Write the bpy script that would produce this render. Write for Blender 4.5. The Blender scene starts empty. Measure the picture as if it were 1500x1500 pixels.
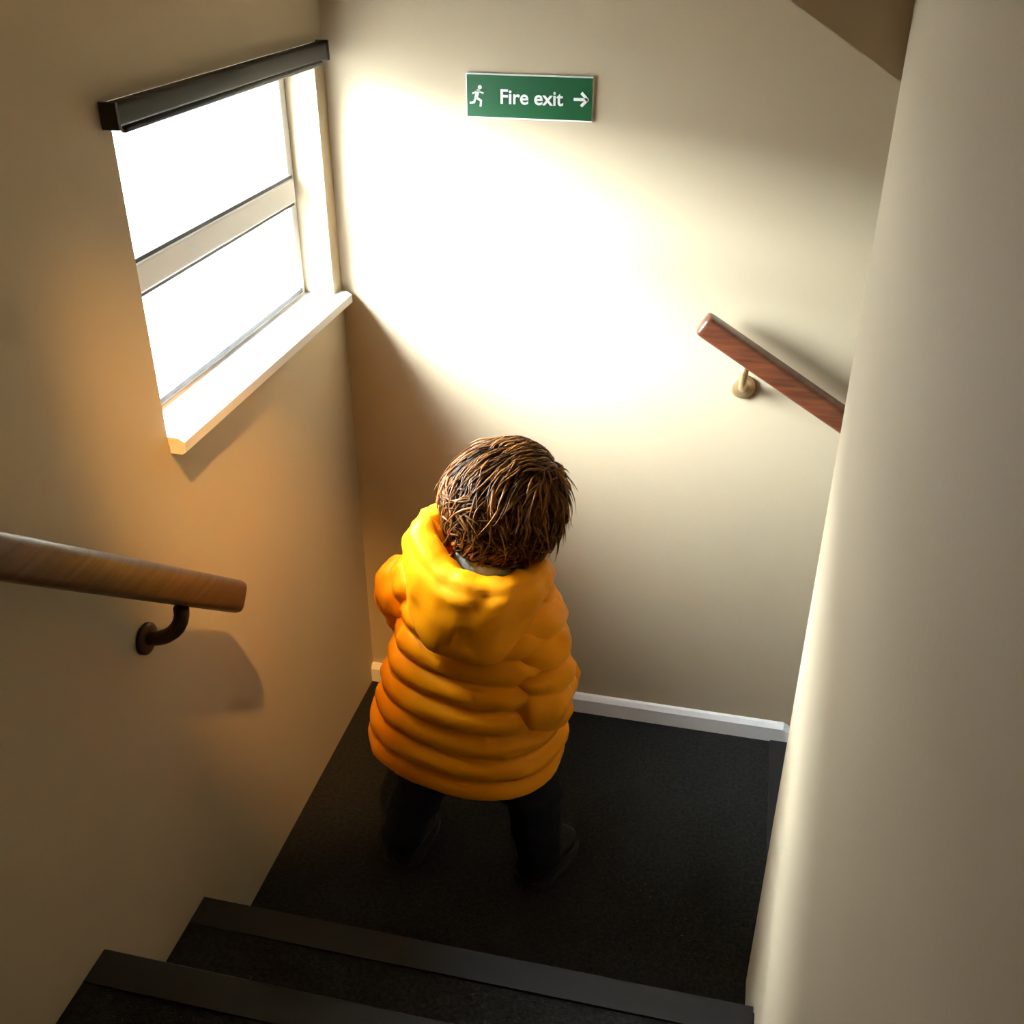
import bpy, bmesh, math, random
from math import sin, cos, pi, radians, sqrt, atan2
from mathutils import Vector, Matrix, noise
random.seed(11)
S = bpy.context.scene
COL = S.collection

# ------------------------------------------------------------------ camera, sky, exposure
cam_d = bpy.data.cameras.new('camera')
cam_d.sensor_width = 36.0
cam_d.lens = 36.0 * 1544.0 / 1500.0
cam_d.clip_start = 0.02
cam = bpy.data.objects.new('camera', cam_d)
cam.location = (0, 0, 1.67)
cam.rotation_euler = (radians(60), 0, radians(13))
COL.objects.link(cam)
S.camera = cam

S.view_settings.view_transform = 'Standard'
S.view_settings.look = 'None'
S.view_settings.gamma = 1.0
S.view_settings.use_curve_mapping = False
S.view_settings.exposure = -0.14

SKY = 46.0            # overcast sky, brighter towards the zenith
LAMP_W = 1.0          # warm ceiling lamp over the upper flight
world = bpy.data.worlds.new('world')
S.world = world
world.use_nodes = True
nt = world.node_tree
nt.nodes.clear()
tc = nt.nodes.new('ShaderNodeTexCoord')
sep = nt.nodes.new('ShaderNodeSeparateXYZ')
mr = nt.nodes.new('ShaderNodeMapRange')
mr.inputs['From Min'].default_value = 0.0
mr.inputs['From Max'].default_value = 1.0
mr.inputs['To Min'].default_value = 0.60
mr.inputs['To Max'].default_value = 1.0
mul = nt.nodes.new('ShaderNodeMath')
mul.operation = 'MULTIPLY'
mul.inputs[1].default_value = SKY
bg = nt.nodes.new('ShaderNodeBackground')
bg.inputs['Color'].default_value = (0.86, 0.94, 1.0, 1)
wo = nt.nodes.new('ShaderNodeOutputWorld')
nt.links.new(tc.outputs['Generated'], sep.inputs[0])
nt.links.new(sep.outputs['Z'], mr.inputs['Value'])
nt.links.new(mr.outputs[0], mul.inputs[0])
nt.links.new(mul.outputs[0], bg.inputs['Strength'])
nt.links.new(bg.outputs[0], wo.inputs[0])

# hazy sun behind thin cloud, shining in through the left-hand window
sun_d = bpy.data.lights.new('sun', 'SUN')
sun_d.energy = 330.0
sun_d.angle = radians(96)
sun_d.color = (0.86, 0.95, 1.0)
sun = bpy.data.objects.new('sun', sun_d)
sun.rotation_euler = Vector((0.58, 0.33, -0.92)).to_track_quat('-Z', 'Y').to_euler()
sun.location = (-4, -1, 5)
COL.objects.link(sun)

# main dimensions (metres); landing floor is z = 0
XL, YF = -0.80, 1.94            # left wall face, far wall face
XR, YR = 0.135, 1.29            # convex corner of the right-hand wall
CEIL = 2.55
WY0, WY1, WZ0, WZ1 = 1.235, 1.895, 0.985, 1.458   # window opening
GX = -0.885                     # glass plane


# ------------------------------------------------------------------ materials
def new_mat(name):
    m = bpy.data.materials.new(name)
    m.use_nodes = True
    return m, m.node_tree, m.node_tree.nodes['Principled BSDF']


def mat(name, col, rough=0.6, metal=0.0, var=0.0, vscale=8.0, bump=0.0, bscale=60.0, stretch=None, spec=0.5, sheen=0.0, coat=0.0):
    m, t, b = new_mat(name)
    b.inputs['Base Color'].default_value = (*col, 1)
    b.inputs['Roughness'].default_value = rough
    b.inputs['Metallic'].default_value = metal
    b.inputs['Specular IOR Level'].default_value = spec
    b.inputs['Sheen Weight'].default_value = sheen
    b.inputs['Coat Weight'].default_value = coat
    if var or bump:
        c = t.nodes.new('ShaderNodeTexCoord')
        mp = t.nodes.new('ShaderNodeMapping')
        if stretch:
            mp.inputs['Scale'].default_value = stretch
        t.links.new(c.outputs['Object'], mp.inputs[0])
    if var:
        n = t.nodes.new('ShaderNodeTexNoise')
        n.inputs['Scale'].default_value = vscale
        n.inputs['Detail'].default_value = 6
        t.links.new(mp.outputs[0], n.inputs['Vector'])
        r = t.nodes.new('ShaderNodeValToRGB')
        r.color_ramp.elements[0].position = 0.3
        r.color_ramp.elements[1].position = 0.7
        r.color_ramp.elements[0].color = (*[x * (1 - var) for x in col], 1)
        r.color_ramp.elements[1].color = (*[min(1, x * (1 + var)) for x in col], 1)
        t.links.new(n.outputs['Fac'], r.inputs[0])
        t.links.new(r.outputs[0], b.inputs['Base Color'])
    if bump:
        n2 = t.nodes.new('ShaderNodeTexNoise')
        n2.inputs['Scale'].default_value = bscale
        n2.inputs['Detail'].default_value = 4
        t.links.new(mp.outputs[0], n2.inputs['Vector'])
        bp = t.nodes.new('ShaderNodeBump')
        bp.inputs['Strength'].default_value = bump
        bp.inputs['Distance'].default_value = 0.004
        t.links.new(n2.outputs['Fac'], bp.inputs['Height'])
        t.links.new(bp.outputs[0], b.inputs['Normal'])
    return m


M = {}
M['paint'] = mat('wall_paint', (0.46, 0.375, 0.250), 0.7, var=0.03, vscale=3, bump=0.08, bscale=90)
M['ceil'] = mat('ceiling_paint', (0.50, 0.42, 0.30), 0.8, bump=0.05, bscale=90)
M['carpet'] = mat('dark_carpet', (0.016, 0.0155, 0.0145), 0.95, var=0.45, vscale=140, bump=0.9, bscale=420, spec=0.15)
M['nosing'] = mat('ribbed_nosing', (0.011, 0.0105, 0.010), 0.7, spec=0.3)
M['trim'] = mat('white_trim', (0.80, 0.79, 0.77), 0.4, var=0.03, vscale=12)
M['upvc'] = mat('window_frame_white', (0.78, 0.78, 0.78), 0.35)
M['gasket'] = mat('window_gasket', (0.02, 0.02, 0.02), 0.6)
M['wood'] = mat('handrail_wood', (0.105, 0.030, 0.012), 0.35, var=0.45, vscale=10, stretch=(1, 1, 14), coat=0.3)
M['wood2'] = mat('handrail_wood_brown', (0.085, 0.038, 0.016), 0.45, var=0.4, vscale=10, stretch=(1, 1, 14), coat=0.2)
M['brass'] = mat('bracket_brass', (0.72, 0.52, 0.27), 0.35, metal=0.8)
M['bronze'] = mat('bracket_bronze', (0.07, 0.045, 0.025), 0.45, metal=0.6)
M['blind'] = mat('blind_dark', (0.012, 0.010, 0.008), 0.6)
M['green'] = mat('sign_green', (0.0, 0.070, 0.018), 0.4)
M['white'] = mat('sign_white', (0.85, 0.86, 0.84), 0.4)
M['gravel'] = mat('gravel', (0.07, 0.07, 0.068), 0.9, var=0.08, vscale=30)
M['jacket'] = mat('orange_nylon', (0.88, 0.31, 0.001), 0.5, bump=0.25, bscale=38, spec=0.18)
M['skin'] = mat('skin', (0.62, 0.36, 0.25), 0.5, var=0.05, vscale=30)
M['lips'] = mat('lips', (0.50, 0.20, 0.17), 0.45)
M['eyew'] = mat('eye_white', (0.8, 0.8, 0.78), 0.2)
M['iris'] = mat('iris_brown', (0.06, 0.03, 0.015), 0.15)
M['mint'] = mat('mint_shirt', (0.42, 0.50, 0.43), 0.85, bump=0.3, bscale=250)
M['denim'] = mat('navy_trousers', (0.008, 0.010, 0.016), 0.9, var=0.3, vscale=60, bump=0.3, bscale=260, spec=0.2)
M['shoe'] = mat('black_shoe', (0.006, 0.006, 0.007), 0.7, bump=0.1, spec=0.3)
M['sole'] = mat('shoe_sole', (0.012, 0.012, 0.012), 0.8)
M['lace'] = mat('shoe_lace', (0.02, 0.02, 0.02), 0.9)
M['fixture'] = mat('lamp_white_metal', (0.8, 0.8, 0.78), 0.35)


def hair_mat():
    m, t, b = new_mat('brown_hair')
    at = t.nodes.new('ShaderNodeAttribute')
    at.attribute_name = 'tone'
    r = t.nodes.new('ShaderNodeValToRGB')
    r.color_ramp.elements[0].color = (0.016, 0.006, 0.0015, 1)
    r.color_ramp.elements[1].color = (0.36, 0.145, 0.026, 1)
    t.links.new(at.outputs['Fac'], r.inputs[0])
    t.links.new(r.outputs[0], b.inputs['Base Color'])
    b.inputs['Roughness'].default_value = 0.42
    b.inputs['Specular IOR Level'].default_value = 0.35
    tr = t.nodes.new('ShaderNodeBsdfTranslucent')
    hs = t.nodes.new('ShaderNodeHueSaturation')
    hs.inputs['Value'].default_value = 2.0
    t.links.new(r.outputs[0], hs.inputs['Color'])
    t.links.new(hs.outputs[0], tr.inputs['Color'])
    mx = t.nodes.new('ShaderNodeMixShader')
    mx.inputs[0].default_value = 0.35
    t.links.new(b.outputs[0], mx.inputs[1])
    t.links.new(tr.outputs[0], mx.inputs[2])
    t.links.new(mx.outputs[0], t.nodes['Material Output'].inputs[0])
    return m


def glass_mat():
    m, t, b = new_mat('window_glass')
    t.nodes.remove(b)
    tr = t.nodes.new('ShaderNodeBsdfTransparent')
    tr.inputs[0].default_value = (0.95, 0.96, 0.96, 1)
    gl = t.nodes.new('ShaderNodeBsdfGlossy')
    gl.inputs['Roughness'].default_value = 0.02
    lw = t.nodes.new('ShaderNodeLayerWeight')      # facing: same from both sides of the pane
    pw = t.nodes.new('ShaderNodeMath')
    pw.operation = 'POWER'
    pw.inputs[1].default_value = 5.0
    t.links.new(lw.outputs['Facing'], pw.inputs[0])
    fr = t.nodes.new('ShaderNodeMath')
    fr.operation = 'MULTIPLY_ADD'
    fr.inputs[1].default_value = 0.5
    fr.inputs[2].default_value = 0.03
    t.links.new(pw.outputs[0], fr.inputs[0])
    mx = t.nodes.new('ShaderNodeMixShader')
    t.links.new(fr.outputs[0], mx.inputs[0])
    t.links.new(tr.outputs[0], mx.inputs[1])
    t.links.new(gl.outputs[0], mx.inputs[2])
    t.links.new(mx.outputs[0], t.nodes['Material Output'].inputs[0])
    return m


def emit_mat(name, col, k):
    m, t, b = new_mat(name)
    b.inputs['Base Color'].default_value = (*col, 1)
    b.inputs['Emission Color'].default_value = (*col, 1)
    b.inputs['Emission Strength'].default_value = k
    return m


M['hair'] = hair_mat()
M['glass'] = glass_mat()


# ------------------------------------------------------------------ helpers
def link(name, me, m=None, parent=None, smooth=False):
    o = bpy.data.objects.new(name, me)
    COL.objects.link(o)
    if m:
        me.materials.clear()
        me.materials.append(M[m] if isinstance(m, str) else m)
    if parent:
        o.parent = parent
    if smooth:
        for p in me.polygons:
            p.use_smooth = True
    return o


def obj(name, bm, m, parent=None, smooth=False):
    me = bpy.data.meshes.new(name)
    bmesh.ops.recalc_face_normals(bm, faces=bm.faces[:])
    bm.to_mesh(me)
    bm.free()
    return link(name, me, m, parent, smooth)


def empty(name, loc=(0, 0, 0), rz=0.0, parent=None):
    o = bpy.data.objects.new(name, None)
    o.location = loc
    o.rotation_euler = (0, 0, rz)
    o.empty_display_size = 0.1
    COL.objects.link(o)
    if parent:
        o.parent = parent
    return o


def tag(o, label=None, cat=None, group=None, kind=None):
    if label:
        o['label'] = label
    if cat:
        o['category'] = cat
    if group:
        o['group'] = group
    if kind:
        o['kind'] = kind
    return o


def box(bm, x0, x1, y0, y1, z0, z1, bev=0.0, seg=2, mtx=None):
    r = bmesh.ops.create_cube(bm, size=1.0)
    vs = r['verts']
    for v in vs:
        v.co = Vector(((x0 + x1) / 2 + v.co.x * (x1 - x0), (y0 + y1) / 2 + v.co.y * (y1 - y0), (z0 + z1) / 2 + v.co.z * (z1 - z0)))
    if bev:
        es = list({e for v in vs for e in v.link_edges})
        r2 = bmesh.ops.bevel(bm, geom=es, offset=bev, segments=seg, affect='EDGES', profile=0.5)
        vs = [v for v in r2['verts']] + [v for v in vs if v.is_valid]
        vs = list(set(vs))
    if mtx is not None:
        for v in vs:
            v.co = mtx @ v.co
    return vs


def bx(*a, **k):
    bm = bmesh.new()
    box(bm, *a, **k)
    return bm


def prism(bm, pts, axis, lo, hi):
    """polygon pts (2D) extruded along axis: 'x' -> pts are (y,z); 'y' -> (x,z); 'z' -> (x,y)"""
    def mk(p, d):
        if axis == 'x':
            return (d, p[0], p[1])
        if axis == 'y':
            return (p[0], d, p[1])
        return (p[0], p[1], d)
    a = [bm.verts.new(mk(p, lo)) for p in pts]
    b = [bm.verts.new(mk(p, hi)) for p in pts]
    n = len(pts)
    bm.faces.new(a)
    bm.faces.new(b[::-1])
    for i in range(n):
        bm.faces.new((a[i], b[i], b[(i + 1) % n], a[(i + 1) % n]))
    return bm


def frames(path):
    """stable frames along a polyline"""
    n = len(path)
    out = []
    up = Vector((0, 0, 1))
    prev = None
    for i in range(n):
        t = (path[min(i + 1, n - 1)] - path[max(i - 1, 0)]).normalized()
        if prev is None:
            ref = up if abs(t.z) < 0.9 else Vector((0, 1, 0))
            u = ref.cross(t).normalized()
        else:
            u = (prev - t * prev.dot(t)).normalized()
        v = t.cross(u).normalized()
        prev = u
        out.append((path[i], t, u, v))
    return out


def loft(bm, rings, cap=True):
    vr = [[bm.verts.new(p) for p in r] for r in rings]
    n = len(rings[0])
    for a, b in zip(vr[:-1], vr[1:]):
        for i in range(n):
            bm.faces.new((a[i], a[(i + 1) % n], b[(i + 1) % n], b[i]))
    if cap:
        bm.faces.new(vr[0][::-1])
        bm.faces.new(vr[-1])
    return vr


def tube(bm, path, rad, n=10, cap=True):
    path = [Vector(p) for p in path]
    rs = rad if isinstance(rad, (list, tuple)) else [rad] * len(path)
    rings = []
    for (c, t, u, v), r in zip(frames(path), rs):
        rings.append([c + u * (r * cos(2 * pi * k / n)) + v * (r * sin(2 * pi * k / n)) for k in range(n)])
    return loft(bm, rings, cap)


def ellipsoid(bm, c, r, seg=20, mtx=None):
    res = bmesh.ops.create_uvsphere(bm, u_segments=seg, v_segments=max(8, seg * 2 // 3), radius=1.0)
    for v in res['verts']:
        v.co = Vector((c[0] + v.co.x * r[0], c[1] + v.co.y * r[1], c[2] + v.co.z * r[2]))
        if mtx is not None:
            v.co = mtx @ v.co
    return res['verts']


def capsule(bm, a, b, ra, rb, seg=14, steps=5):
    """tapered limb with rounded ends"""
    a, b = Vector(a), Vector(b)
    d = (b - a).normalized()
    path, rs = [], []
    for k in range(steps):
        f = k / steps * pi / 2
        path.append(a - d * (ra * cos(f)))
        rs.append(max(0.0006, ra * sin(f)))
    for k in range(7):
        f = k / 6
        path.append(a.lerp(b, f))
        rs.append(ra + (rb - ra) * f)
    for k in range(1, steps + 1):
        f = k / steps * pi / 2
        path.append(b + d * (rb * sin(f)))
        rs.append(max(0.0006, rb * cos(f)))
    tube(bm, path, rs, seg)


def remeshed(bm, voxel, smooth_iter=2):
    """one continuous skin around the shapes in bm"""
    me = bpy.data.meshes.new('tmp')
    bmesh.ops.recalc_face_normals(bm, faces=bm.faces[:])
    bm.to_mesh(me)
    bm.free()
    o = bpy.data.objects.new('tmp', me)
    COL.objects.link(o)
    r = o.modifiers.new('r', 'REMESH')
    r.mode = 'VOXEL'
    r.voxel_size = voxel
    s = o.modifiers.new('s', 'SMOOTH')
    s.iterations = smooth_iter
    s.factor = 0.5
    dg = bpy.context.evaluated_depsgraph_get()
    dg.update()
    res = bpy.data.meshes.new_from_object(o.evaluated_get(dg))
    bpy.data.objects.remove(o)
    bpy.data.meshes.remove(me)
    return res


def smoothstep(a, b, x):
    t = max(0.0, min(1.0, (x - a) / (b - a)))
    return t * t * (3 - 2 * t)


def interp(tab, x):
    if x <= tab[0][0]:
        return tab[0][1:]
    for p, q in zip(tab[:-1], tab[1:]):
        if x <= q[0]:
            f = (x - p[0]) / (q[0] - p[0])
            f = f * f * (3 - 2 * f) * 0.5 + f * 0.5
            return tuple(a + (b - a) * f for a, b in zip(p[1:], q[1:]))
    return tab[-1][1:]


# ------------------------------------------------------------------ the stairwell shell
YB = -1.55
ZB = -1.75
# left wall: four blocks around the window recess
bm = bmesh.new()
W = 0.145
box(bm, XL - W, XL, YB - 0.1, WY0, ZB, CEIL)
box(bm, XL - W, XL, WY1, YF + 0.15, ZB, CEIL)
box(bm, XL - W, XL, WY0, WY1, ZB, WZ0)
box(bm, XL - W, XL, WY0, WY1, WZ1, CEIL)
tag(obj('wall_left', bm, 'paint'), 'cream painted left wall with the recessed window', 'wall', kind='structure')
tag(obj('wall_far', bx(XL, 2.6, YF, YF + 0.15, ZB, CEIL), 'paint'), 'far white wall under the green sign, lit by the window', 'wall', kind='structure')
# right-hand wall round which the lower flight turns; softly rounded corner
bm = bmesh.new()
arc = [(XR + 0.012 - 0.012 * cos(a), YR - 0.012 + 0.012 * sin(a)) for a in [k * pi / 2 / 6 for k in range(7)]]
prism(bm, [(XR, YB)] + arc + [(2.6, YR), (2.6, YB)], 'z', ZB, CEIL)
tag(obj('wall_right', bm, 'paint'), 'cream wall on the right ending in a rounded vertical corner', 'wall', kind='structure')
tag(obj('wall_back', bx(XL, XR, YB - 0.1, YB, 0.3, CEIL), 'paint'), 'cream wall closing the top of the upper flight', 'wall', kind='structure')
tag(obj('wall_end', bx(2.6, 2.7, YR, YF + 0.15, ZB, CEIL), 'paint'), 'cream wall at the foot of the lower flight', 'wall', kind='structure')
tag(obj('ceiling', bx(XL - W, 2.7, YB - 0.1, YF + 0.15, CEIL, CEIL + 0.1), 'ceil'), 'flat ceiling of the stairwell', 'ceiling', kind='structure')
# sloping soffit over the lower flight, parallel to its handrail
bm = bmesh.new()
sof = lambda x: 1.585 - 0.61 * x
prism(bm, [(XL, sof(XL)), (2.6, sof(2.6)), (2.6, CEIL), (XL, CEIL)], 'y', YR + 0.001, YF)
tag(obj('ceiling_slope', bm, 'ceil'), 'sloping soffit descending to the right over the lower flight', 'ceiling', kind='structure')

# landing
LX = 0.21
tag(obj('floor', bx(XL, LX, 1.085, YF, -0.2, 0.0), 'carpet'), 'dark charcoal carpet on the landing', 'floor', kind='structure')

# upper flight (rises towards the viewer)
RISE, GO = 0.18, 0.25
up = tag(empty('stair_flight', (-0.33, 1.08, 0)), 'dark carpeted steps rising from the landing towards the viewer', 'stairs', kind='structure')
for k in range(6):
    y1 = 1.085 - GO * k
    y0 = y1 - GO if k < 5 else YB
    z = RISE * (k + 1)
    st = obj('step', bx(XL - up.location.x, XR - up.location.x, y0 - 1.08, y1 - 1.08, z - RISE - (0.3 if k else 0.2), z), 'carpet', up)
    bm = bmesh.new()
    prism(bm, [(y1 - 1.08 + 0.012, z - 0.028), (y1 - 1.08 + 0.014, z - 0.004), (y1 - 1.08 + 0.008, z + 0.004), (y1 - 1.08 - 0.045, z + 0.004), (y1 - 1.08 - 0.045, z - 0.001), (y1 - 1.08, z - 0.001), (y1 - 1.08, z - 0.028)], 'x', XL - up.location.x + 0.002, XR - up.location.x - 0.002)
    obj('nosing', bm, 'nosing', st)
# lower flight (drops to the right behind the corner)
dn = tag(empty('stair_flight', (LX, 1.6, 0)), 'dark carpeted steps dropping to the right beyond the wall corner', 'stairs', kind='structure')
for k in range(8):
    x0 = 0.28 * k
    z = -0.171 * (k + 1)
    st = obj('step', bx(x0, x0 + 0.28 if k < 7 else 2.6 - LX, YR - 1.6, YF - 1.6, z - 0.3, z), 'carpet', dn)
    bm = bmesh.new()
    zz = z + 0.171
    prism(bm, [(x0 + 0.012, zz - 0.028), (x0 + 0.013, zz - 0.003), (x0 + 0.008, zz + 0.004), (x0 - 0.045, zz + 0.004), (x0 - 0.045, zz), (x0, zz), (x0, zz - 0.028)], 'y', YR - 1.6 + 0.002, YF - 1.6 - 0.002)
    obj('nosing', bm, 'nosing', st)

# skirting along the far wall: level on the landing, then following the lower flight
bm = bmesh.new()
SK = 0.048
prof = [(YF, 0.0), (YF - 0.016, 0.0), (YF - 0.016, SK - 0.010), (YF - 0.009, SK), (YF, SK)]
prism(bm, prof, 'x', XL, LX - 0.02)
sl = 0.171 / 0.28
a, b = LX - 0.02, 2.55
vs = []
for x in (a, b):
    dz = -(x - a) * sl
    ring = [bm.verts.new((x, y, z + dz + (0.0 if z < 0.001 else 0.0))) for y, z in prof]
    vs.append(ring)
for i in range(5):
    bm.faces.new((vs[0][i], vs[1][i], vs[1][(i + 1) % 5], vs[0][(i + 1) % 5]))
bm.faces.new(vs[1])
bm.faces.new(vs[0][::-1])
tag(obj('baseboard_far', bm, 'trim'), 'low white skirting board along the foot of the far wall', 'skirting', kind='structure')

# ------------------------------------------------------------------ window
yc, zc = (WY0 + WY1) / 2, (WZ0 + WZ1) / 2
win = tag(empty('window_1', (GX, yc, WZ0)), 'white framed window with a horizontal transom in the left wall recess', 'window', kind='structure')


def wl(bm, x0, x1, y0, y1, z0, z1, bev=0.003):
    return box(bm, x0 - GX, x1 - GX, y0 - yc, y1 - yc, z0 - WZ0, z1 - WZ0, bev, 2)


fw_, fd = 0.026, 0.05
bm = bmesh.new()
wl(bm, GX - fd / 2, GX + fd / 2, WY0, WY0 + fw_, WZ0, WZ1)
wl(bm, GX - fd / 2, GX + fd / 2, WY1 - fw_, WY1, WZ0, WZ1)
wl(bm, GX - fd / 2, GX + fd / 2, WY0 + fw_, WY1 - fw_, WZ0, WZ0 + fw_)
wl(bm, GX - fd / 2, GX + fd / 2, WY0 + fw_, WY1 - fw_, WZ1 - fw_, WZ1)
obj('window_frame', bm, 'upvc', win)
TZ = 1.205
bm = bmesh.new()
wl(bm, GX - fd / 2, GX + fd / 2 + 0.012, WY0 + fw_, WY1 - fw_, TZ - 0.022, TZ + 0.022, 0.004)
tr = obj('transom', bm, 'upvc', win)
for z in (TZ - 0.0245, TZ + 0.0245):
    bm = bmesh.new()
    wl(bm, GX - 0.006, GX + fd / 2 + 0.008, WY0 + fw_, WY1 - fw_, z - 0.0035, z + 0.0035, 0.001)
    obj('gasket', bm, 'gasket', tr)
for z0, z1 in ((WZ0 + fw_, TZ - 0.028), (TZ + 0.028, WZ1 - fw_)):
    bm = bmesh.new()
    wl(bm, GX - 0.003, GX + 0.003, WY0 + fw_, WY1 - fw_, z0, z1, 0)
    obj('pane', bm, 'glass', win)
bm = bmesh.new()
wl(bm, GX + fd / 2, GX + fd / 2 + 0.004, WY0 + fw_ * .8, WY1 - fw_ * .8, WZ0 + fw_ - 0.005, WZ0 + fw_ + 0.003, 0.001)
obj('gasket', bm, 'gasket', win)
# sill board with a nose that stands out into the room
bm = bmesh.new()
sx = [(GX + fd / 2, WZ0 - 0.001), (GX + fd / 2, WZ0 + 0.014), (XL + 0.016, WZ0 + 0.012), (XL + 0.026, WZ0 + 0.006), (XL + 0.026, WZ0 - 0.010), (XL + 0.020, WZ0 - 0.014), (XL + 0.001, WZ0 - 0.014), (XL + 0.001, WZ0 - 0.001)]
prism(bm, [(x - GX, z - WZ0) for x, z in sx], 'y', WY0 - 0.0 - yc, WY1 + 0.03 - yc)
obj('window_sill', bm, 'trim', win)
# dark blind rail over the window
bl = tag(empty('roller_blind', (XL + 0.002, yc, 1.431)), 'dark brown blind headrail across the top of the window', 'blind')
obj('headrail', bx(0, 0.022, WY0 - 0.02 - yc, WY1 + 0.012 - yc, 0, 0.028, 0.004), 'blind', bl, True)
bm = bmesh.new()
tube(bm, [(0.012, WY0 + 0.005 - yc, -0.004), (0.012, WY1 - 0.01 - yc, -0.004)], 0.007, 10)
obj('bottom_bar', bm, 'blind', bl, True)
for y in (WY0 - 0.022 - yc, WY1 + 0.010 - yc):
    obj('end_cap', bx(0, 0.024, y - 0.002, y + 0.004, -0.003, 0.030, 0.001), 'blind', bl)

# outside: sunlit ground seen through the panes
tag(obj('ground', bx(-30, XL - W - 0.02, -25, 28, ZB - 0.2, ZB), 'gravel'), 'sunlit gravel ground outside the window', 'ground', kind='structure')

# ------------------------------------------------------------------ handrails
def rail_mesh(p0, p1, w, h, side):
    """moulded rail between two points; side = horizontal unit vector out of the wall"""
    bm = bmesh.new()
    p0, p1, side = Vector(p0), Vector(p1), Vector(side)
    t = (p1 - p0).normalized()
    v = t.cross(side).normalized()
    if v.z < 0:
        v = -v
    n = 24
    sec = []
    for k in range(n):
        a_ = 2 * pi * k / n
        c, s = cos(a_), sin(a_)
        e = 0.45
        sec.append((w / 2 * math.copysign(abs(c) ** e, c), h / 2 * math.copysign(abs(s) ** e, s)))
    rings = []
    L = (p1 - p0).length
    for d, k in ((0, 0.86), (0.004, 0.96), (0.010, 1), (L * .25, 1), (L * .5, 1), (L * .75, 1), (L - 0.010, 1), (L - 0.004, 0.96), (L, 0.86)):
        rings.append([p0 + t * d + side * (x * k) + v * (y * k) for x, y in sec])
    loft(bm, rings)
    return bm


def bracket(parent, at, wall_pt, m, r=0.007):
    """wall rose, curved arm and saddle under the rail"""
    at, wp = Vector(at), Vector(wall_pt)
    out = (at - wp)
    out.z = 0
    out.normalize()
    e = empty('bracket', wp, 0, parent)
    rel = at - wp
    bm = bmesh.new()
    tube(bm, [out * 0.0005, out * 0.006, out * 0.009], [0.024, 0.024, 0.018], 20)
    obj('wall_plate', bm, m, e, True)
    bm = bmesh.new()
    pts = []
    for k in range(9):
        f = k / 8 * pi / 2
        pts.append(out * (rel.dot(out) * sin(f)) + Vector((0, 0, rel.z * (1 - cos(f)))))
    tube(bm, pts, r, 12)
    obj('arm', bm, m, e, True)
    return e


# left rail descends along the upper flight
lp = lambda y: 0.735 + (1.225 - y) * 0.785
lr = tag(empty('handrail', (XL + 0.07, 1.225, 0.735)), 'brown wooden handrail sloping down the left wall beneath the window', 'handrail')
o = obj('rail', rail_mesh((0, 0, 0), (0, -2.2, lp(1.225 - 2.2) - 0.735), 0.05, 0.052, (1, 0, 0)), 'wood2', lr, True)
for y in (1.085, 0.25, -0.6):
    zb = lp(y) - 0.026
    bracket(lr, Vector((0, y - 1.225, zb - 0.735 - 0.01)), Vector((XL + 0.001 - lr.location.x, y - 1.225, zb - 0.735 - 0.075)), 'bronze', 0.011)
# far rail descends along the lower flight
fx, fz = -0.075, 1.004
fr = tag(empty('handrail', (fx, YF - 0.06, fz)), 'short dark red-brown handrail on the far wall running down behind the corner', 'handrail')
obj('rail', rail_mesh((0, 0, 0), (2.0, 0, -2.0 * 0.61), 0.045, 0.042, (0, -1, 0)), 'wood', fr, True)
for x in (0.085, 0.9, 1.7):
    zb = -x * 0.61 - 0.02
    bracket(fr, Vector((x, 0, zb - 0.006)), Vector((x, 0.059, zb - 0.07)), 'brass', 0.008)

# ------------------------------------------------------------------ fire exit sign
SW, SH = 0.226, 0.070
sg = tag(empty('exit_sign', (-0.416, YF - 0.001, 1.373)), 'wide green and white exit sign high on the far wall', 'sign')
obj('plate', bx(-SW / 2 - 0.002, SW / 2 + 0.002, -0.004, 0, -SH / 2 - 0.003, SH / 2 + 0.003, 0.0012), 'white', sg)
obj('green_panel', bx(-SW / 2, SW / 2, -0.0052, -0.0041, -SH / 2, SH / 2, 0), 'green', sg)


def text_mesh(s, size):
    cu = bpy.data.curves.new('t', 'FONT')
    cu.body = s
    cu.size = size
    cu.align_x = 'CENTER'
    cu.align_y = 'CENTER'
    cu.extrude = 0.0004
    cu.offset = 0.0006
    o = bpy.data.objects.new('t', cu)
    COL.objects.link(o)
    dg = bpy.context.evaluated_depsgraph_get()
    dg.update()
    me = bpy.data.meshes.new_from_object(o.evaluated_get(dg))
    bpy.data.objects.remove(o)
    return me


tm = text_mesh('Fire exit', 0.034)
to = link('lettering', tm, 'white', sg)
to.location = (0.004, -0.0057, -0.001)
to.rotation_euler = (radians(90), 0, 0)
# running figure and arrow, cut from thin sheet
bm = bmesh.new()


def strip(p, q, w):
    p, q = Vector(p), Vector(q)
    d = (q - p).normalized()
    n = Vector((-d.y, d.x)) * w / 2
    e = d * (w * 0.3)
    prism(bm, [tuple(p - n - e), tuple(q - n + e), tuple(q + n + e), tuple(p + n - e)], 'y', -0.0062, -0.0053)


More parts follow.
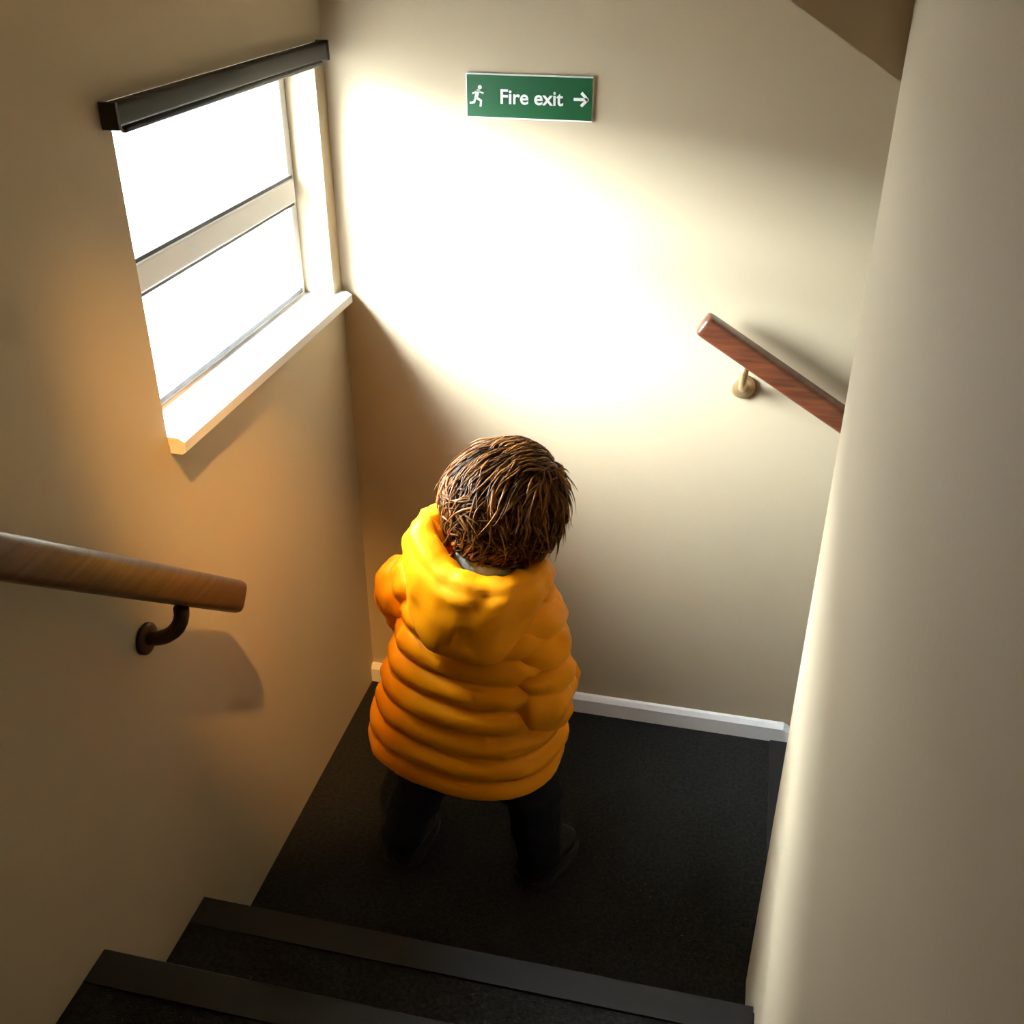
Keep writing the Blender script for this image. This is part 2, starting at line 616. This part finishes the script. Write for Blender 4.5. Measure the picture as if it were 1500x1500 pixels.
cx = -0.093
prism(bm, [(cx + 0.004 + 0.0036 * cos(k * pi / 6), 0.0145 + 0.0036 * sin(k * pi / 6)) for k in range(12)], 'y', -0.0062, -0.0053)
strip((cx + 0.001, 0.009), (cx - 0.003, -0.002), 0.006)
strip((cx + 0.002, 0.008), (cx + 0.010, 0.005), 0.003)
strip((cx + 0.000, 0.008), (cx - 0.009, 0.004), 0.003)
strip((cx - 0.002, -0.003), (cx + 0.006, -0.008), 0.004)
strip((cx + 0.006, -0.008), (cx + 0.005, -0.017), 0.0035)
strip((cx - 0.004, -0.003), (cx - 0.007, -0.011), 0.004)
strip((cx - 0.007, -0.011), (cx - 0.014, -0.012), 0.0035)
obj('running_figure', bm, 'white', sg)
bm = bmesh.new()
ax_ = 0.094
strip((ax_ - 0.012, 0), (ax_ + 0.009, 0), 0.005)
strip((ax_ + 0.001, 0.010), (ax_ + 0.011, 0), 0.005)
strip((ax_ + 0.001, -0.010), (ax_ + 0.011, 0), 0.005)
obj('arrow', bm, 'white', sg)

# ------------------------------------------------------------------ warm ceiling lamp over the upper flight (above the frame)
LPX, LPY = -0.35, 0.80
lm = tag(empty('ceiling_lamp', (LPX, LPY, CEIL)), 'round warm ceiling lamp over the upper flight', 'lamp')
bm = bmesh.new()
tube(bm, [(0, 0, -0.001), (0, 0, -0.03), (0, 0, -0.035)], [0.11, 0.11, 0.10], 32)
obj('base', bm, 'fixture', lm, True)
bm = bmesh.new()
tube(bm, [(0, 0, -0.036), (0, 0, -0.05), (0, 0, -0.075), (0, 0, -0.09)], [0.098, 0.095, 0.07, 0.02], 32)
obj('diffuser', bm, emit_mat('lamp_glow', (1.0, 0.60, 0.26), 2.0), lm, True)
ld = bpy.data.lights.new('lamp_bulb', 'AREA')
ld.shape = 'DISK'
ld.size = 0.18
ld.energy = LAMP_W
ld.color = (1.0, 0.52, 0.17)
lo = bpy.data.objects.new('lamp_bulb', ld)
lo.location = (0, 0, -0.10)
lo.parent = lm
COL.objects.link(lo)

# unseen amber spotlight, added for the glow on left wall and jacket
wp = Vector((-0.26, 0.42, CEIL - 0.085))
spot = tag(empty('added_spotlight', (wp.x, wp.y, CEIL)), 'unseen amber spotlight added to make the glow on the left wall and jacket', 'lamp')
aim = (Vector((-0.70, 1.31, 0.86)) - wp).normalized()
bm = bmesh.new()
tube(bm, [(0, 0, -0.001), (0, 0, -0.014), (0, 0, -0.018)], [0.04, 0.04, 0.03], 24)
obj('ceiling_plate', bm, 'fixture', spot, True)
bm = bmesh.new()
off = wp - spot.location
tube(bm, [(0, 0, -0.015), (0.0, -0.006, -0.05), off - aim * 0.045], 0.006, 10)
obj('arm', bm, 'fixture', spot, True)
bm = bmesh.new()
tube(bm, [off - aim * 0.055, off - aim * 0.05, off, off + aim * 0.03], [0.012, 0.024, 0.028, 0.034], 24, cap=False)
obj('shade', bm, 'fixture', spot, True)
sd_ = bpy.data.lights.new('glow_spot', 'SPOT')
sd_.energy = 350.0
sd_.color = (1.0, 0.50, 0.13)
sd_.spot_size = radians(19)
sd_.spot_blend = 1.0
sd_.shadow_soft_size = 0.03
so_ = bpy.data.objects.new('glow_spot', sd_)
so_.location = off + aim * 0.028
so_.rotation_euler = aim.to_track_quat('-Z', 'Y').to_euler()
so_.parent = spot
COL.objects.link(so_)

# ------------------------------------------------------------------ the child
KO = Vector((-0.385, 1.335, 0))
KS = 1.07                                     # size of the figure
ZF = 1.67 * (KS - 1) / KS                      # floor in the figure's own coordinates
KO = Vector((KO.x * KS, KO.y * KS, 1.67 * (1 - KS)))
kid = tag(empty('person', KO, radians(-13)), 'small child in an orange puffer jacket and dark trousers seen from behind', 'person')
kid.scale = (KS, KS, KS)
leg = lambda v: Vector((v.x, v.y, ZF + v.z * (0.42 - ZF) / 0.42))
HC = Vector((0.052, 0.035, 0.862))            # head centre
HM = Matrix.Translation(HC) @ Matrix.Rotation(radians(-16), 4, 'Z') @ Matrix.Rotation(radians(7), 4, 'Y') @ Matrix.Rotation(radians(-6), 4, 'X')

RSH, REL, RWR = Vector((0.098, 0.0, 0.715)), Vector((0.140, -0.015, 0.565)), Vector((0.120, 0.115, 0.520))
LSH, LEL, LWR = Vector((-0.096, 0.005, 0.705)), Vector((-0.135, 0.085, 0.590)), Vector((-0.080, 0.175, 0.560))
RHIP, RKN, RAN = Vector((0.052, 0.0, 0.42)), leg(Vector((0.100, 0.055, 0.245))), Vector((0.122, 0.030, ZF + 0.065))
LHIP, LKN, LAN = Vector((-0.058, 0.0, 0.42)), leg(Vector((-0.105, 0.040, 0.235))), Vector((-0.122, -0.040, ZF + 0.065))

bm = bmesh.new()
ellipsoid(bm, (-0.005, 0, 0.44), (0.085, 0.068, 0.07))
capsule(bm, (-0.002, 0, 0.47), (0.012, 0.0, 0.67), 0.074, 0.078, 20)
ellipsoid(bm, (0.008, 0, 0.70), (0.10, 0.055, 0.04))
capsule(bm, (0.025, 0.008, 0.71), (0.045, 0.02, 0.82), 0.042, 0.038, 18)
# head
ellipsoid(bm, (0, 0, 0.012), (0.074, 0.088, 0.088), 32, HM)
ellipsoid(bm, (0, 0.028, -0.035), (0.056, 0.056, 0.055), 24, HM)
ellipsoid(bm, (0, 0.060, -0.070), (0.022, 0.020, 0.017), 16, HM)
ellipsoid(bm, (0, 0.088, -0.018), (0.011, 0.014, 0.010), 14, HM)
ellipsoid(bm, (0, 0.083, -0.003), (0.007, 0.009, 0.018), 12, HM)
for s in (-1, 1):
    ellipsoid(bm, (s * 0.034, 0.055, -0.030), (0.022, 0.022, 0.020), 16, HM)
    ellipsoid(bm, (s * 0.028, 0.079, 0.022), (0.018, 0.009, 0.006), 12, HM)
    ellipsoid(bm, (s * 0.076, -0.002, -0.012), (0.008, 0.016, 0.026), 16, HM)
    ellipsoid(bm, (s * 0.072, 0.006, -0.030), (0.006, 0.010, 0.010), 12, HM)
# limbs
for sh, el, wr in ((RSH, REL, RWR), (LSH, LEL, LWR)):
    capsule(bm, sh, el, 0.034, 0.027)
    capsule(bm, el, wr, 0.027, 0.018)
for hp, kn, an in ((RHIP, RKN, RAN), (LHIP, LKN, LAN)):
    capsule(bm, hp, kn, 0.055, 0.038)
    capsule(bm, kn, an, 0.037, 0.023)
    capsule(bm, an + Vector((0, -0.012, -0.03)), an + Vector((0, 0.075, -0.04)), 0.020, 0.016)
# hands: palm, four fingers, thumb leaving the side of the palm
for sd, el, wr in ((1, REL, RWR), (-1, LEL, LWR)):
    d = (wr - el).normalized()
    acr = Vector((0, 0, 1)) - d * d.z          # across the palm (thumb side up)
    acr.normalize()
    nrm = acr.cross(d) * (1 if sd > 0 else 1)  # palm faces inwards
    inw = Vector((-sd, 0, 0))
    nrm = (inw - d * inw.dot(d) - acr * inw.dot(acr)).normalized()
    pc = wr + d * 0.030
    mt = Matrix((( acr.x, d.x, nrm.x, pc.x), (acr.y, d.y, nrm.y, pc.y), (acr.z, d.z, nrm.z, pc.z), (0, 0, 0, 1)))
    ellipsoid(bm, (0, 0, 0), (0.0225, 0.030, 0.0105), 18, mt)
    for k, (off, ln) in enumerate(((0.0165, 0.036), (0.0058, 0.040), (-0.005, 0.037), (-0.0155, 0.029))):
        p = mt @ Vector((off, 0.021, 0.0))
        ang = 0.15
        cur = p
        for j, fl in enumerate((0.42, 0.32, 0.26)):
            ang += 0.42 if j else 0.12
            dd = d * cos(ang) + nrm * sin(ang) + acr * (off * 3.0)
            nx = cur + dd.normalized() * (ln * fl)
            capsule(bm, cur, nx, 0.0058 - j * 0.0005, 0.0054 - j * 0.0006, 10, 3)
            cur = nx
    p = mt @ Vector((0.017, -0.012, 0.002))
    q = p + (acr * 0.75 + d * 0.6 + nrm * 0.35).normalized() * 0.021
    capsule(bm, p, q, 0.0075, 0.0062, 10, 3)
    capsule(bm, q, q + (acr * 0.25 + d * 0.9 + nrm * 0.4).normalized() * 0.015, 0.0062, 0.0052, 10, 3)
link('body', remeshed(bm, 0.0036, 2), 'skin', kid, True)

# eyes and lips
for s in (-1, 1):
    bm = bmesh.new()
    ellipsoid(bm, (0, 0, 0), (0.0115, 0.0115, 0.0095), 18)
    e = obj('eye', bm, 'eyew', kid, True)
    e.matrix_local = HM @ Matrix.Translation((s * 0.029, 0.0755, 0.006))
    bm = bmesh.new()
    ellipsoid(bm, (0, 0.0095, 0), (0.0055, 0.0026, 0.0055), 14)
    obj('iris', bm, 'iris', e, True)
bm = bmesh.new()
for z, h in ((-0.0445, 0.0032), (-0.0495, 0.0038)):
    pts = [Vector((x * 0.0165, 0.0795 - 0.006 * x * x, z + 0.0015 * x * x)) for x in (-1, -.5, 0, .5, 1)]
    tube(bm, pts, [0.001, h * .85, h, h * .85, 0.001], 10)
lp_ = obj('lips', bm, 'lips', kid, True)
lp_.matrix_local = HM

# ---- hair: short tousled clumps running out from the crown
bm = bmesh.new()
tone = bm.verts.layers.float.new('tone')
HR = Vector((0.078, 0.093, 0.091))
HZ = Vector((0, -0.002, 0.014))


def surf(d, off=0.0):
    r = 1.0 / sqrt((d.x / HR.x) ** 2 + (d.y / HR.y) ** 2 + (d.z / HR.z) ** 2)
    return HZ + d * (r + off)


def in_hair(d):
    # keep the face free: hairline runs over the brow, before the ears, down the nape
    if d.y > 0.0:
        return d.z > 0.30 * smoothstep(0.0, 0.55, d.y) - 0.12 + (0.18 if d.y > 0.6 else 0)
    return d.z > -0.90


# close-fitting cap under the clumps
res = bmesh.ops.create_uvsphere(bm, u_segments=40, v_segments=28, radius=1.0)
kill = []
for v in res['verts']:
    d = v.co.normalized()
    if not in_hair(d):
        kill.append(v)
    n_ = noise.noise(d * 5.0)
    v.co = surf(d, 0.001 + 0.003 * n_)
    v[tone] = 0.1
bmesh.ops.delete(bm, geom=kill, context='VERTS')
crown = Vector((0.22, 0.42, 1.0)).normalized()


def clump(d0, L, w, lift, seed, wild=0.0):
    rnd = random.Random(seed)
    d = d0.copy()
    flow = d - crown * d.dot(crown)
    if flow.length < 1e-3:
        flow = Vector((1, 0, 0))
    flow.normalize()
    swirl = crown.cross(d)
    lock = noise.noise(d0 * 4.2 + Vector((3.1, 7.7, 1.3)))          # neighbouring strands lie in the same lock
    lock2 = noise.noise(d0 * 5.0 + Vector((13.1, 2.7, 9.3)))
    dr = (flow - crown * 0.25 + swirl * (0.35 + 1.3 * lock + rnd.uniform(-.25, .25))).normalized()
    n = 8
    pts, rs = [], []
    tn = min(1, max(0, 0.34 + 0.65 * lock2 + rnd.gauss(0, 0.16)))
    ph, wv = 6 * lock + rnd.uniform(0, .8), 0.20 + 0.2 * lock2
    for k in range(n):
        f = k / (n - 1)
        off = 0.002 + (lift + 0.007 * lock2) * sin(min(1.0, f * 1.1) * pi * 0.62) + wild * f * f
        pts.append(surf(d, off))
        rs.append(w * (0.7 + 0.5 * sin(pi * min(1, f + .15))) * (1 - f ** 2.6) + 0.00025)
        tang = (dr - d * dr.dot(d)).normalized()
        side = d.cross(tang)
        d = (d + (tang + side * (wv * sin(ph + 5.0 * f))) * (L / n / 0.09) + Vector((0, 0, -1)) * (0.014 * f)).normalized()
        dr = (tang + side * rnd.uniform(-.14, .14)).normalized()
    vr = tube(bm, pts, rs, 5)
    for k, ring in enumerate(vr):
        for v in ring:
            v[tone] = min(1, max(0, tn * (0.6 + 0.7 * k / (n - 1))))


cnt = 0
sd = 0
while cnt < 2100:
    sd += 1
    rnd = random.Random(sd * 7 + 1)
    d = Vector((rnd.gauss(0, 1), rnd.gauss(0, 1), rnd.gauss(0, 1))).normalized()
    if not in_hair(d):
        continue
    if d.dot(crown) > 0.96 and rnd.random() < 0.3:
        continue
    w = rnd.uniform(0.0008, 0.0024)
    low = smoothstep(0.1, -0.7, d.z)
    clump(d, rnd.uniform(0.040, 0.080) * (1 - 0.15 * low) * (1 - 0.5 * smoothstep(0.25, 0.7, d.y)), w, rnd.uniform(0.006, 0.015) * (1 - 0.45 * low), sd, rnd.uniform(-0.004, 0.008) * (1 - low))
    cnt += 1
for k in range(160):
    rnd = random.Random(700 + k)
    d = (crown + Vector((rnd.uniform(-.45, .45), rnd.uniform(-.1, .5), rnd.uniform(-.2, .2)))).normalized()
    dd = (Vector((rnd.uniform(-.5, .1), -1, 0)) + Vector((0, 0, 0)))
    n = 7
    pts, rs = [], []
    w = rnd.uniform(0.0008, 0.0022)
    tn = min(1, max(0, rnd.gauss(0.42, 0.2)))
    for q in range(n):
        f = q / (n - 1)
        pts.append(surf(d, 0.004 + 0.012 * sin(f * pi * 0.7) + rnd.uniform(0, .002)))
        rs.append(w * (1 - f ** 2.5) + 0.00025)
        tg = (dd - d * dd.dot(d)).normalized()
        d = (d + tg * 0.11).normalized()
    for q, ring in enumerate(tube(bm, pts, rs, 5)):
        for v in ring:
            v[tone] = tn
# loose wisps standing off the top and the right side
for k in range(70):
    rnd = random.Random(9000 + k)
    d = Vector((rnd.uniform(0.0, 1.0), rnd.uniform(-0.5, 0.5), rnd.uniform(0.0, 1.0))).normalized()
    clump(d, rnd.uniform(0.05, 0.085), rnd.uniform(0.0008, 0.0018), 0.012, 5000 + k, rnd.uniform(0.004, 0.022))
ho = obj('hair', bm, 'hair', kid, True)
ho.matrix_local = HM

# ---- jacket: quilted shell with puffed baffles
NB = 96
BAF = 0.047


def puff(s):
    return abs(sin(pi * s / BAF)) ** 0.55


def lean(z):
    return Vector((-0.010 + 0.055 * (z - 0.40) / 0.4, 0.0 + 0.01 * (z - 0.4) / 0.4, 0))


TOR = [  # z, half width, half depth
    (0.392, 0.158, 0.116), (0.41, 0.168, 0.122), (0.45, 0.168, 0.124), (0.52, 0.156, 0.118), (0.60, 0.145, 0.110),
    (0.67, 0.134, 0.102), (0.715, 0.122, 0.092), (0.745, 0.106, 0.081), (0.768, 0.085, 0.070), (0.785, 0.068, 0.060)]
bm = bmesh.new()
rings = []
zs = [0.392 + (0.785 - 0.392) * k / 150 for k in range(151)]
for z in zs:
    a, b = interp(TOR, z)
    c = lean(z)
    s = z - 0.392
    row = int(s / BAF)
    pf = puff(s)
    ring = []
    for k in range(NB):
        th = 2 * pi * k / NB
        wob = noise.noise(Vector((cos(th) * 3 + row * 9.1, sin(th) * 3, row * 3.7)))
        w2 = noise.noise(Vector((cos(th) * 9 + row * 2.3, sin(th) * 9, z * 16)))
        amp = 0.017 * (1.0 if z < 0.73 else 0.6)
        r_ = 1.0
        e = 0.86
        cx_, sy_ = cos(th), sin(th)
        x = a * math.copysign(abs(cx_) ** e, cx_)
        y = b * math.copysign(abs(sy_) ** e, sy_)
        n = Vector((x / a / a, y / b / b, 0)).normalized()
        off = amp * pf * (1 + 0.30 * wob) - 0.010 + 0.0035 * w2 * (0.4 + 0.6 * (1 - pf))
        zz = z + 0.005 * wob
        ring.append(Vector((x, y, zz)) + n * off + c)
    rings.append(ring)
# turned-in hem
inner = []
for zz, k_ in ((0.386, 0.955), (0.388, 0.90), (0.43, 0.88)):
    c = lean(zz)
    inner.append([Vector(((p.x - lean(0.392).x) * k_, p.y * k_, 0)) + Vector((c.x, c.y, zz)) for p in rings[0]])
loft(bm, inner[::-1] + rings, cap=False)
jk = obj('jacket', bm, 'jacket', kid, True)
jk['label'] = 'orange quilted puffer jacket'
# sleeves
for sh, el, wr, sd in ((RSH, REL, RWR, 1), (LSH, LEL, LWR, -1)):
    bm = bmesh.new()
    p0 = sh + Vector((-sd * 0.035, 0, 0.022))
    ctrl = [p0, sh + Vector((sd * 0.012, 0, -0.004)), sh.lerp(el, 0.55) + Vector((sd * 0.016, -0.004, 0)), el + Vector((sd * 0.004, -0.006, -0.004)), el.lerp(wr, 0.5) + Vector((0, -0.002, -0.008)), wr]
    # catmull-rom through the control points
    pth = []
    P = [ctrl[0] * 2 - ctrl[1]] + ctrl + [ctrl[-1] * 2 - ctrl[-2]]
    for i in range(1, len(P) - 2):
        for k in range(26):
            t = k / 26
            pth.append(0.5 * ((2 * P[i]) + (P[i + 1] - P[i - 1]) * t + (2 * P[i - 1] - 5 * P[i] + 4 * P[i + 1] - P[i + 2]) * t * t + (3 * P[i] - P[i - 1] - 3 * P[i + 1] + P[i + 2]) * t ** 3))
    pth.append(ctrl[-1])
    s = 0.0
    tot = sum((pth[i + 1] - pth[i]).length for i in range(len(pth) - 1))
    rings = []
    for i, (c, t, u, v) in enumerate(frames(pth)):
        if i:
            s += (pth[i] - pth[i - 1]).length
        f = s / tot
        base = 0.044 + 0.006 * sin(pi * min(1, f * 1.6)) - 0.012 * smoothstep(0.55, 1.0, f)
        pf = abs(sin(pi * s / 0.043)) ** 0.55
        ring = []
        for k in range(40):
            th = 2 * pi * k / 40
            wob = noise.noise(Vector((cos(th) * 2.2 + sd * 5, sin(th) * 2.2, s * 28)))
            r = base - 0.007 + 0.0125 * pf * (1 + 0.3 * wob) + 0.003 * wob
            ring.append(c + (u * cos(th) + v * sin(th)) * r)
        rings.append(ring)
    # gathered cuff
    d = (wr - el).normalized()
    last = frames(pth)[-1]
    for off, r in ((0.004, 0.026), (0.016, 0.0265), (0.017, 0.023), (0.006, 0.022)):
        rings.append([wr + d * off + (last[2] * cos(2 * pi * k / 40) + last[3] * sin(2 * pi * k / 40)) * r for k in range(40)])
    loft(bm, rings)
    obj('sleeve', bm, 'jacket', jk, True)
# hood: a padded roll round the neck that falls into a pouch on the back
bm = bmesh.new()
rings = []
NU, NV = 90, 32
HCN = Vector((0.036, -0.004, 0.792))
for i in range(NU):
    th = 2 * pi * i / NU          # 0 = right, 90 = front, 270 = back
    ct, st_ = cos(th), sin(th)
    back = smoothstep(0.0, 1.0, -st_)
    left = smoothstep(-0.1, 1.0, -ct)
    R = Vector((ct * (0.088 + 0.004 * left), st_ * 0.074 - 0.008 * back, 0))
    up_ = -0.012 * back + 0.030 * left - 0.012 * max(0, ct) - 0.018 * max(0, st_)
    c = HCN + R + Vector((0, 0, up_))
    hgt = 0.030 + 0.012 * left + 0.010 * back
    wid = 0.024 + 0.008 * back + 0.004 * left
    drop = 0.062 * back ** 1.4
    outd = Vector((ct * 0.9, st_, 0)).normalized()
    ring = []
    for j in range(NV):
        ph = 2 * pi * j / NV
        cp, sp = cos(ph), sin(ph)
        o_ = wid * cp
        z_ = hgt * sp
        if sp < 0:                 # the pouch hangs down at the back
            z_ -= drop * (-sp) ** 1.2
            o_ += 0.026 * back * (-sp) * (1 if cp > -0.5 else 0.3)
        wob = noise.noise(Vector((ct * 2.6, st_ * 2.6, sp * 1.6 + cp))) * 0.008 + noise.noise(Vector((ct * 6, st_ * 6, sp * 3))) * 0.003
        crease = -0.0045 * math.exp(-((ph % (2 * pi) - 5.75) / 0.16) ** 2) - 0.005 * math.exp(-((ph - 0.7) / 0.16) ** 2)
        ring.append(c + outd * (o_ + (wob + crease) * cp) + Vector((0, 0, z_ + (wob + crease) * sp)))
    rings.append(ring)
vr = [[bm.verts.new(p) for p in r] for r in rings]
for i in range(NU):
    a, b = vr[i], vr[(i + 1) % NU]
    for j in range(NV):
        bm.faces.new((a[j], a[(j + 1) % NV], b[(j + 1) % NV], b[j]))
obj('hood', bm, 'jacket', jk, True)
# front zip
bm = bmesh.new()
pts = []
for k in range(24):
    z = 0.40 + 0.36 * k / 23
    a, b = interp(TOR, z)
    c = lean(z)
    pts.append(Vector((c.x, c.y + b + 0.004, z)))
tube(bm, pts, 0.004, 8)
obj('zip', bm, 'gasket', jk, True)
# shirt collar seen between hair and hood
bm = bmesh.new()
rings = []
for k in range(48):
    th = 2 * pi * k / 48
    c = Vector((0.040 + 0.050 * cos(th), 0.012 + 0.047 * sin(th), 0.803 - 0.010 * sin(-th) - 0.012 * cos(th)))
    o_ = Vector((cos(th), sin(th), 0))
    rings.append([c + o_ * x + Vector((0, 0, z)) for x, z in ((-0.002, 0.018), (0.002, 0.020), (0.006, 0.012), (0.009, -0.03), (0.004, -0.03), (0.001, 0.0))])
vr = [[bm.verts.new(p) for p in r] for r in rings]
for i in range(48):
    a, b = vr[i], vr[(i + 1) % 48]
    for j in range(6):
        bm.faces.new((a[j], a[(j + 1) % 6], b[(j + 1) % 6], b[j]))
sc_ = obj('shirt_collar', bm, 'mint', kid, True)
sc_['label'] = 'pale mint shirt collar'
# trousers
bm = bmesh.new()
ellipsoid(bm, (-0.005, 0, 0.435), (0.108, 0.088, 0.075))
for hp, kn, an in ((RHIP, RKN, RAN), (LHIP, LKN, LAN)):
    capsule(bm, hp, kn, 0.070, 0.053)
    capsule(bm, kn, an + Vector((0, -0.004, 0.0)), 0.053, 0.042)
me = remeshed(bm, 0.005, 3)
for v in me.vertices:
    f = smoothstep(0.45, 0.1, v.co.z)
    n_ = noise.noise(Vector((v.co.x * 14, v.co.y * 14, v.co.z * 34)))
    v.co += v.normal * (0.006 * n_ * (0.4 + f))
    if v.co.z < ZF + 0.042:
        v.co.z = ZF + 0.042
link('trousers', me, 'denim', kid, True)
# shoes
for an, yaw in ((RAN, -8), (LAN, 6)):
    e = empty('shoe', (an.x, an.y, ZF), radians(yaw), kid)
    bm = bmesh.new()
    OUT = [(-0.040, 0.010, 0.046), (-0.036, 0.026, 0.066), (-0.012, 0.032, 0.078), (0.015, 0.032, 0.070), (0.042, 0.034, 0.052), (0.070, 0.034, 0.044), (0.095, 0.028, 0.038), (0.110, 0.012, 0.028)]
    rings = []
    for y, w, h in OUT:
        rings.append([Vector((w * math.copysign(abs(cos(t)) ** .8, cos(t)), y, 0.014 + (h - 0.014) * 0.5 * (1 + math.copysign(abs(sin(t)) ** .75, sin(t))))) for t in [2 * pi * k / 20 for k in range(20)]])
    loft(bm, rings)
    obj('upper', bm, 'shoe', e, True)
    bm = bmesh.new()
    prism(bm, [((w + 0.004) * s_, y) for s_ in (1,) for y, w, h in OUT] + [(-(w + 0.004), y) for y, w, h in OUT[::-1]], 'z', 0.001, 0.017)
    obj('sole', bm, 'sole', e)
    for k in range(3):
        bm = bmesh.new()
        y = 0.030 + k * 0.013
        z = 0.066 - k * 0.0065
        tube(bm, [(-0.018, y, z - 0.006), (0, y, z), (0.018, y, z - 0.006)], 0.0025, 8)
        obj('lace', bm, 'lace', e, True)
